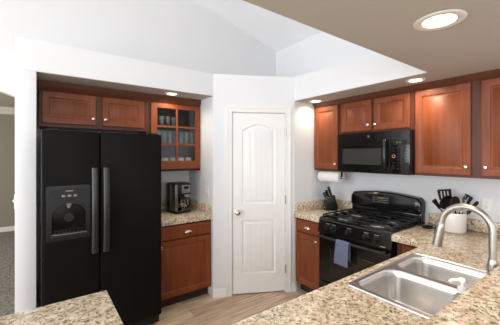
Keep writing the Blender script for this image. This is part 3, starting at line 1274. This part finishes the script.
# ------------------------------------------------------------------ microwave
MC = 1.576
mw = thing('microwave', 'black over-the-range microwave under the short cabinet', 'microwave', (XW, MC, 0), RS)
mh = 0.379
obj('microwave_body', bx(-mh, mh, -0.372, -0.004, 1.388, 1.789, 0.003), M['blacksatin'], mw)
md = obj('door', plate(rrect(-mh, 0.203, 1.392, 1.787, 0.006, 2), [rrect(-0.320, 0.118, 1.468, 1.632, 0.008, 3)], XZ, -0.402, -0.373), M['black'], mw)
obj('door_window', bx(-0.318, 0.116, -0.399, -0.385, 1.470, 1.630), M['microglass'], md)
hp = [(0.165, -0.4005, 1.44), (0.165, -0.425, 1.452), (0.165, -0.436, 1.50), (0.165, -0.440, 1.58), (0.165, -0.436, 1.66), (0.165, -0.425, 1.70), (0.165, -0.4005, 1.712)]
obj('handle', tube(hp, 0.0145, 12), M['black'], md)
em = lathe([(0.0135, 0), (0.0135, 0.0015), (0.012, 0.002), (0, 0.002)], 24, FRONT(-0.017, -0.402, 1.749))
emo = obj('emblem', em, M['darksteel'], md)
q = lathe([(0.0115, 0.0021), (0.0115, 0.0026), (0.0100, 0.0026), (0.0100, 0.0021)], 24, FRONT(-0.017, -0.402, 1.749), closed=False)
tube([(-0.0225, -0.4048, 1.752), (-0.020, -0.4048, 1.754), (-0.018, -0.4048, 1.750), (-0.020, -0.4048, 1.746), (-0.0165, -0.4048, 1.748), (-0.013, -0.4048, 1.753), (-0.0135, -0.4048, 1.746), (-0.011, -0.4048, 1.745)], 0.0008, 6, q)
obj('emblem_script', q, M['darkgrey'], emo)
mp = obj('control_panel', bx(0.206, mh, -0.402, -0.373, 1.392, 1.787, 0.004), M['black'], mw)
obj('display', bx(0.232, 0.355, -0.4035, -0.4015, 1.658, 1.700), M['blacksatin'], mp)
q = B()
for k in range(4):
    box(q, 0.258 + k * 0.011 + (0.004 if k > 1 else 0), 0.266 + k * 0.011 + (0.004 if k > 1 else 0), -0.4043, -0.4033, 1.673, 1.686)
obj('clock_digits', q, M['green'], mp)
for r_ in range(8):
    for c_ in range(4):
        if r_ in (3, 4) and c_ == 0:
            continue
        x = 0.236 + c_ * 0.037
        z = 1.628 - r_ * 0.027
        obj('button', bx(x - 0.009, x + 0.009, -0.4026, -0.4018, z - 0.0045, z + 0.0045), M['darkgrey'], mp)
q = plate(circle(0.236, 1.552, 0.017, 20), [circle(0.236, 1.552, 0.009, 16)], XZ, -0.4030, -0.4019)
o = obj('start_mark', q, M['orange'], mp)
o['label'] = 'orange ring mark'
obj('vent_grille', bx(-mh + 0.02, mh - 0.02, -0.36, -0.05, 1.3835, 1.3878), M['darkgrey'], mw)

# ------------------------------------------------------------------ recessed lamps
def downlight(label, x, y, r, power, z=ZS):
    t = thing('recessed_light', label, 'ceiling light', (x, y, z - 0.003), 0, 'recessed lights')
    trim = lathe([(r, 0.0), (r, -0.003), (r * 0.95, -0.006), (r * 0.68, -0.004), (r * 0.62, 0.0)], 36, closed=False)
    obj('trim_ring', trim, M['lamptrim'], t)
    obj('lens', lathe([(0, -0.0032), (r * 0.64, -0.0032), (r * 0.64, -0.0005), (0, -0.0005)], 32), M['lens'], t)
    l = bpy.data.lights.new('downlight_glow', 'AREA')
    l.shape = 'DISK'
    l.size = r * 1.2
    l.energy = power
    l.color = (1, 0.86, 0.68)
    l.spread = math.radians(150)
    lo = bpy.data.objects.new('downlight_glow', l)
    lo.location = (0, 0, -0.012)
    C.objects.link(lo)
    lo.parent = t
    return t


downlight('large recessed ceiling light above the sink', 1.50, 0.555, 0.105, 5)
downlight('recessed light above the wall cabinet right of the microwave', 2.525, 1.11, 0.075, 3.5)
downlight('recessed light above the narrow cabinet next to the pantry', 2.575, 2.22, 0.075, 1.8)
downlight('recessed light above the glass door cabinet', 1.134, 2.945, 0.075, 2.6, ZN)

# ------------------------------------------------------------------ outlets and switches
def toggle_switch(label, loc, rot):
    t = thing('light_switch', label, 'switch', loc, rot)
    obj('cover_plate', ringpanel(-0.035, 0.035, -0.057, 0.057, [(0, -0.003), (0.004, -0.006), (0.01, -0.006)], -0.0005), M['plasticwhite'], t)
    obj('toggle', loft([[(-0.005, -0.006, -0.012), (0.005, -0.006, -0.012), (0.005, -0.006, 0.012), (-0.005, -0.006, 0.012)],
                        [(-0.004, -0.019, 0.004), (0.004, -0.019, 0.004), (0.004, -0.017, 0.012), (-0.004, -0.017, 0.012)]]), M['plasticwhite'], t)
    for z in (-0.03, 0.03):
        obj('screw', lathe([(0.003, 0), (0.0025, 0.001), (0, 0.0012)], 10, FRONT(0, -0.006, z)), M['nickel'], t)
    return t


def outlet(label, loc, rot):
    t = thing('wall_outlet', label, 'outlet', loc, rot)
    obj('cover_plate', ringpanel(-0.035, 0.035, -0.057, 0.057, [(0, -0.003), (0.004, -0.006), (0.01, -0.006)], -0.0005), M['plasticwhite'], t)
    for z in (-0.0195, 0.0195):
        rc = obj('receptacle', plate(rrect(-0.0165, 0.0165, z - 0.014, z + 0.014, 0.010, 4), [], XZ, -0.0078, -0.0058), M['plasticwhite'], t)
        q = B()
        box(q, -0.0075, -0.0050, -0.0083, -0.0077, z - 0.003, z + 0.007)
        box(q, 0.0050, 0.0075, -0.0083, -0.0077, z - 0.003, z + 0.006)
        box(q, -0.002, 0.002, -0.0083, -0.0077, z - 0.010, z - 0.006)
        obj('slots', q, M['slot'], rc)
    obj('screw', lathe([(0.003, 0), (0.0025, 0.001), (0, 0.0012)], 10, FRONT(0, -0.006, 0)), M['nickel'], t)
    return t


toggle_switch('white light switch on the pantry side wall above the coffee maker counter', (LX, 2.925, 1.145), RS)
toggle_switch('white light switch seen edge-on, on the white wall end left of the refrigerator', (-0.148, 2.865, 1.205), -PI / 2)
outlet('white wall outlet right of the utensil crock', (XW, 0.765, 1.150), RS)

# ------------------------------------------------------------------ coffee maker
cm = thing('coffee_maker', 'black and steel drip coffee maker with glass carafe', 'coffee maker', (1.285, 3.145, CT), 0.12)
obj('base', bx(-0.098, 0.098, -0.125, 0.105, 0.0, 0.032, 0.010), M['blacksatin'], cm)
obj('water_tank', bx(-0.098, 0.098, 0.015, 0.105, 0.030, 0.325, 0.012), M['blacksatin'], cm)
obj('side_panel', bx(-0.100, -0.062, -0.118, 0.018, 0.030, 0.325, 0.008), M['darksteel'], cm)
br = obj('brew_head', bx(-0.064, 0.098, -0.125, 0.018, 0.205, 0.328, 0.012), M['blacksatin'], cm)
obj('lid', bx(-0.098, 0.098, -0.10, 0.10, 0.326, 0.336, 0.004), M['darkgrey'], cm)
cpq = obj('control_panel', bx(-0.025, 0.085, -0.129, -0.124, 0.222, 0.315, 0.003), M['midgrey'], cm)
obj('display', bx(0.0, 0.06, -0.1305, -0.1285, 0.272, 0.302), M['black'], cpq)
for k in range(4):
    obj('button', lathe([(0.007, 0), (0.006, 0.003), (0, 0.003)], 12, FRONT(-0.004 + k * 0.022, -0.129, 0.248)), M['chrome'], cpq)
obj('hot_plate', lathe([(0.0, 0.0325), (0.060, 0.0325), (0.060, 0.036), (0, 0.036)], 24, T(0.02, -0.052, 0)), M['chrome'], cm)
cr = obj('carafe', lathe([(0.0, 0.037), (0.050, 0.037), (0.060, 0.050), (0.064, 0.085), (0.058, 0.125), (0.044, 0.155), (0.043, 0.165), (0.041, 0.165), (0.042, 0.155), (0.056, 0.125), (0.062, 0.085), (0.058, 0.051), (0.048, 0.039), (0, 0.039)], 26, T(0.02, -0.052, 0)), M['pane'], cm)
q = lathe([(0.0455, 0.150), (0.0465, 0.168), (0.040, 0.178), (0, 0.180)], 24, T(0.02, -0.052, 0))
obj('carafe_lid', q, M['blacksatin'], cr)
q = tube([(0.055, -0.082, 0.165), (0.085, -0.105, 0.162), (0.092, -0.110, 0.12), (0.085, -0.104, 0.075), (0.066, -0.090, 0.066)], [0.008, 0.009, 0.010, 0.009, 0.007], 10)
obj('carafe_handle', q, M['blacksatin'], cr)
obj('carafe_band', lathe([(0.0645, 0.074), (0.0655, 0.074), (0.0655, 0.090), (0.0645, 0.090)], 26, T(0.02, -0.052, 0), closed=False), M['chrome'], cr)

# ------------------------------------------------------------------ glasses and mugs in the glass cabinet
shelf_hi, shelf_mid, shelf_lo = 1.8871, 1.6911, 1.4051
tum = None


def tumbler(label, x, y, z, h, r, group):
    t = obj('drinking_glass', lathe([(0, 0), (r * 0.80, 0), (r * 0.84, 0.004), (r, h), (r - 0.002, h), (r * 0.84 - 0.0015, 0.012), (0, 0.010)], 16), M['tumbler'])
    t.location = (x, y, z)
    t['label'] = label
    t['category'] = 'glass'
    t['group'] = group
    return t


ordn = ['leftmost', 'second from left', 'third from left', 'fourth from left', 'fifth from left', 'sixth from left', 'rightmost']
for k, x in enumerate((1.045, 1.115, 1.185, 1.255)):
    tumbler('clear glass on the top shelf behind the glass door, %s' % (ordn[k] if k < 3 else 'rightmost'), x, 3.20, shelf_hi, 0.115, 0.031, 'glasses on the top cabinet shelf')
for k, x in enumerate((1.085, 1.148, 1.215, 1.285, 1.350, 1.415, 1.478)):
    tumbler('tall clear glass on the middle shelf behind the glass door, %s' % ordn[k], x, 3.21, shelf_mid, 0.140, 0.029, 'glasses on the middle cabinet shelf')
for k, x in enumerate((1.065, 1.158, 1.252, 1.346, 1.440)):
    t = thing('coffee_mug', 'white mug on the bottom shelf of the glass door cabinet, %s' % (ordn[k] if k < 4 else 'rightmost'), 'mug', (x, 3.215, shelf_lo), 0.5, 'white mugs on the bottom cabinet shelf')
    obj('cup', lathe([(0, 0), (0.028, 0), (0.036, 0.008), (0.039, 0.13), (0.036, 0.13), (0.033, 0.01), (0, 0.006)], 18), M['ceramic'], t)
    obj('handle', tube([(0.036, 0, 0.098), (0.054, 0, 0.092), (0.058, 0, 0.065), (0.050, 0, 0.04), (0.036, 0, 0.034)], 0.005, 8), M['ceramic'], t)

# ------------------------------------------------------------------ paper towels under the narrow cabinet
ph = thing('paper_towel_holder', 'black under-cabinet bracket holding the paper towel roll', 'holder', (2.775, 2.165, 1.3845), RS)
q = bx(-0.155, 0.155, -0.02, 0.02, -0.005, -0.0005, 0.001)
for s in (-1, 1):
    box(q, s * 0.152 - 0.003, s * 0.152 + 0.003, -0.016, 0.016, -0.090, -0.003, 0.002)
obj('bracket', q, M['blacksatin'], ph)
obj('rod', tube([(-0.168, 0, -0.074), (0.168, 0, -0.074)], 0.007, 12), M['blacksatin'], ph)
obj('end_knob', lathe([(0.0, 0), (0.014, 0), (0.017, 0.005), (0.012, 0.012), (0, 0.014)], 16, T(0.156, 0, -0.074) @ RY(PI / 2)), M['chrome'], ph)
pr = thing('paper_towel_roll', 'white paper towel roll hanging under the narrow cabinet', 'paper towels', (2.775, 2.165, 1.3105), RS)
q = lathe([(0.019, -0.146), (0.0645, -0.146), (0.066, -0.144), (0.066, 0.144), (0.0645, 0.146), (0.019, 0.146)], 32, RY(PI / 2), closed=False)
obj('paper', q, M['paper'], pr)
obj('cardboard_core', lathe([(0.0188, -0.140), (0.0188, 0.140), (0.0172, 0.140), (0.0172, -0.140), (0.0188, -0.140)], 20, RY(PI / 2), closed=False), M['cardboard'], pr)

# ------------------------------------------------------------------ knife block
kbx, kby = 2.785, 2.18
KROT = RS - 0.52
kt = thing('knife_block', 'black knife block on the counter left of the stove', 'knife block', (kbx, kby, CT), KROT)
prof = [(-0.070, 0), (0.072, 0), (0.075, 0.04), (0.036, 0.180), (-0.066, 0.118)]
bm = plate(prof, [], YZ, -0.048, 0.048)
es = [e for e in bm.edges]
bmesh.ops.bevel(bm, geom=es, offset=0.004, segments=2, profile=0.5, affect='EDGES')
obj('block', bm, M['blacksatin'], kt)
q = B()
for k in range(5):
    box(q, -0.022 + k * 0.009, -0.0155 + k * 0.009, -0.0715, -0.0695, 0.030, 0.038)
obj('lettering', q, M['print'], kt)
Kw = T(kbx, kby, CT) @ RZ(KROT)
p0, p1 = Vector((0, -0.064, 0.1205)), Vector((0, 0.031, 0.1782))
nface = Vector((0, -0.36, 0.93)).normalized()     # out of the slotted face
names = {0: 'bottom', 1: 'middle', 2: 'top'}
cols = {0: 'left', 1: 'centre', 2: 'right'}
for r_ in range(3):
    for c_ in range(3 if r_ < 2 else 2):
        f = 0.16 + 0.33 * r_
        x = (-0.027, 0, 0.027)[c_] if r_ < 2 else (-0.018, 0.020)[c_]
        base = p0 + (p1 - p0) * f + Vector((x, 0, 0))
        ln = (0.078, 0.088, 0.112)[r_] + 0.006 * c_
        side = ('left', 'centre', 'right')[c_] if r_ < 2 else ('left', 'right')[c_]
        t = thing('kitchen_knife', 'black handled knife in the %s row of the block, %s slot' % (names[r_], side), 'knife', tuple(Kw @ (base + nface * 0.0015)), KROT, 'knives in the knife block')
        q = tube([nface * 0.001, nface * 0.012, nface * (ln * 0.5), nface * (ln * 0.85), nface * ln], [0.0085, 0.0088, 0.0095, 0.0105, 0.0075], 10)
        obj('handle', q, M['black'], t)
        q = tube([nface * 0.0, nface * 0.008], 0.0098, 10)
        obj('bolster', q, M['chrome'], t)
        for u in (0.32, 0.55, 0.78):
            c = nface * (ln * u)
            q = tube([c + Vector((-0.0105, 0, 0)), c + Vector((0.0105, 0, 0))], 0.0042, 8)
            obj('rivet', q, M['chrome'], t)

# ------------------------------------------------------------------ utensil crock with utensils
ux, uy = 2.840, 0.94
ct = thing('utensil_crock', 'white ceramic crock full of black utensils on the counter', 'crock', (ux, uy, CT))
obj('crock', lathe([(0, 0.006), (0.084, 0.006), (0.087, 0.010), (0.088, 0.160), (0.086, 0.165), (0.081, 0.165), (0.080, 0.160), (0.080, 0.016), (0, 0.014)], 40), M['ceramic'], ct)
obj('base_ring', lathe([(0, 0.0), (0.083, 0.0), (0.0855, 0.003), (0.0855, 0.0085), (0.0, 0.0085)], 40), M['crockbase'], ct)


def utensil(name, label, dx, dy, lean, L, headf, m='blacksatin', cat='utensil'):
    """(dx, dy) foot inside the crock, lean = direction vector of the stick"""
    d = Vector(lean).normalized()
    foot = Vector((ux + dx, uy + dy, CT + 0.024))
    t = thing(name, label, cat, tuple(foot), 0, 'utensils in the crock')
    tipp = d * L
    obj('handle', tube([d * 0.0, d * 0.02, d * (L * 0.6), tipp], [0.006, 0.0065, 0.006, 0.0055], 10), M[m], t)
    z = d
    x = Vector((0.592, 0.806, 0)).cross(z)
    x = x.normalized()                    # across the head, as seen from the room
    y = z.cross(x)
    fm = Matrix(((x.x, y.x, z.x, tipp.x), (x.y, y.y, z.y, tipp.y), (x.z, y.z, z.z, tipp.z), (0, 0, 0, 1)))
    bm = headf()
    bmesh.ops.scale(bm, vec=(1.32, 1.0, 1.22), verts=bm.verts[:])
    bmesh.ops.transform(bm, matrix=fm, verts=bm.verts[:])
    obj('head', bm, M[m], t)
    return t


def XZr(u, v, wv):
    return (u, wv, v)


def h_turner(w2=0.046, ln=0.095, slots=3):
    holes = [rect(-0.028 + k * 0.022, -0.017 + k * 0.022, 0.03, ln - 0.014) for k in range(slots)]
    o = [(-0.010, -0.004), (0.010, -0.004), (w2 - 0.006, 0.022), (w2, ln - 0.006), (w2 - 0.006, ln), (-w2 + 0.006, ln), (-w2, ln - 0.006), (-w2 + 0.006, 0.022)]
    return plate(o, holes, XZr, -0.003, 0.003)


def h_spoon(a=0.033, b=0.048, dep=0.014):
    bm = B()
    rows = []
    for j in range(7):
        r = j / 6
        rows.append([bm.verts.new((a * r * math.cos(2 * PI * k / 18), dep * (1 - r * r), b - 0.004 + b * r * math.sin(2 * PI * k / 18))) for k in range(18)])
    for p, q in zip(rows, rows[1:]):
        for k in range(18):
            bm.faces.new((p[k], p[(k + 1) % 18], q[(k + 1) % 18], q[k]))
    bmesh.ops.remove_doubles(bm, verts=bm.verts[:], dist=0.0004)
    bmesh.ops.recalc_face_normals(bm, faces=bm.faces[:])
    bmesh.ops.solidify(bm, geom=bm.faces[:], thickness=0.003)
    return bm


def h_ladle():
    return h_spoon(0.052, 0.050, 0.036)


def h_masher():
    bm = B()
    for x in (-0.022, -0.007, 0.007, 0.022):
        tube([(x, 0, 0.0), (x, 0, 0.045)], 0.003, 8, bm)
    tube([(-0.028, 0, 0.0), (0.028, 0, 0.0)], 0.004, 8, bm)
    tube([(-0.028, 0, 0.045), (0.028, 0, 0.045)], 0.004, 8, bm)
    return bm


def h_grip():
    return tube([(0, 0, -0.01), (0, 0, 0.004), (0, 0, 0.05), (0, 0, 0.095), (0, 0, 0.102)], [0.006, 0.011, 0.013, 0.011, 0.006], 12)


def h_whisk():
    bm = B()
    for k in range(4):
        a = PI * k / 4
        pts = []
        for j in range(13):
            ph = 2 * PI * j / 12 - PI / 2
            rr = 0.022 * math.cos(ph)
            pts.append((rr * math.cos(a), rr * math.sin(a), 0.04 + 0.04 * math.sin(ph)))
        tube(pts, 0.0011, 5, bm)
    return bm


# screen-right at the crock is (0.806, -0.592); screen-left is (-0.806, 0.592)
def lean(right, away, up):
    return (0.806 * right + 0.592 * away, -0.592 * right + 0.806 * away, up)


utensil('slotted_turner', 'black slotted turner standing tallest in the white crock', 0.005, 0.03, lean(-0.05, 0.16, 1), 0.215, h_turner)
utensil('ladle', 'black ladle leaning left in the white crock', 0.02, 0.0, lean(-0.40, -0.16, 1), 0.190, h_ladle)
utensil('serving_spoon', 'black solid spoon in the white crock, between the ladle and the turner', 0.0, -0.02, lean(-0.20, -0.20, 1), 0.185, h_spoon)
utensil('spatula', 'narrow black spatula leaning furthest left out of the white crock', 0.04, 0.01, lean(-0.80, -0.12, 1), 0.225, lambda: h_turner(0.016, 0.075, 0))
utensil('pasta_fork', 'black utensil leaning right with broad head in the white crock', -0.035, 0.01, lean(0.60, 0.05, 1), 0.225, lambda: h_turner(0.028, 0.085, 2))
utensil('tongs', 'black handled utensil leaning furthest right in the white crock', -0.045, -0.01, lean(0.84, -0.05, 1), 0.185, h_grip)
utensil('whisk', 'metal whisk standing in the white crock behind the faucet', 0.01, -0.03, lean(0.12, -0.05, 1), 0.16, h_whisk, 'chrome')

# small black rest beside the range
sr = thing('spoon_rest', 'small black spoon rest on the counter just right of the stove', 'spoon rest', (2.79, 1.125, CT), RS)
obj('dish', lathe([(0, 0.0), (0.036, 0.0), (0.050, 0.016), (0.046, 0.017), (0.034, 0.006), (0, 0.005)], 26), M['blacksatin'], sr)
q = B()
loft([[(0.03, -0.016, 0.003), (0.03, 0.016, 0.003), (0.03, 0.016, 0.013), (0.03, -0.016, 0.013)],
      [(0.10, -0.010, 0.012), (0.10, 0.010, 0.012), (0.10, 0.010, 0.020), (0.10, -0.010, 0.020)]], q)
obj('grip', q, M['blacksatin'], sr)
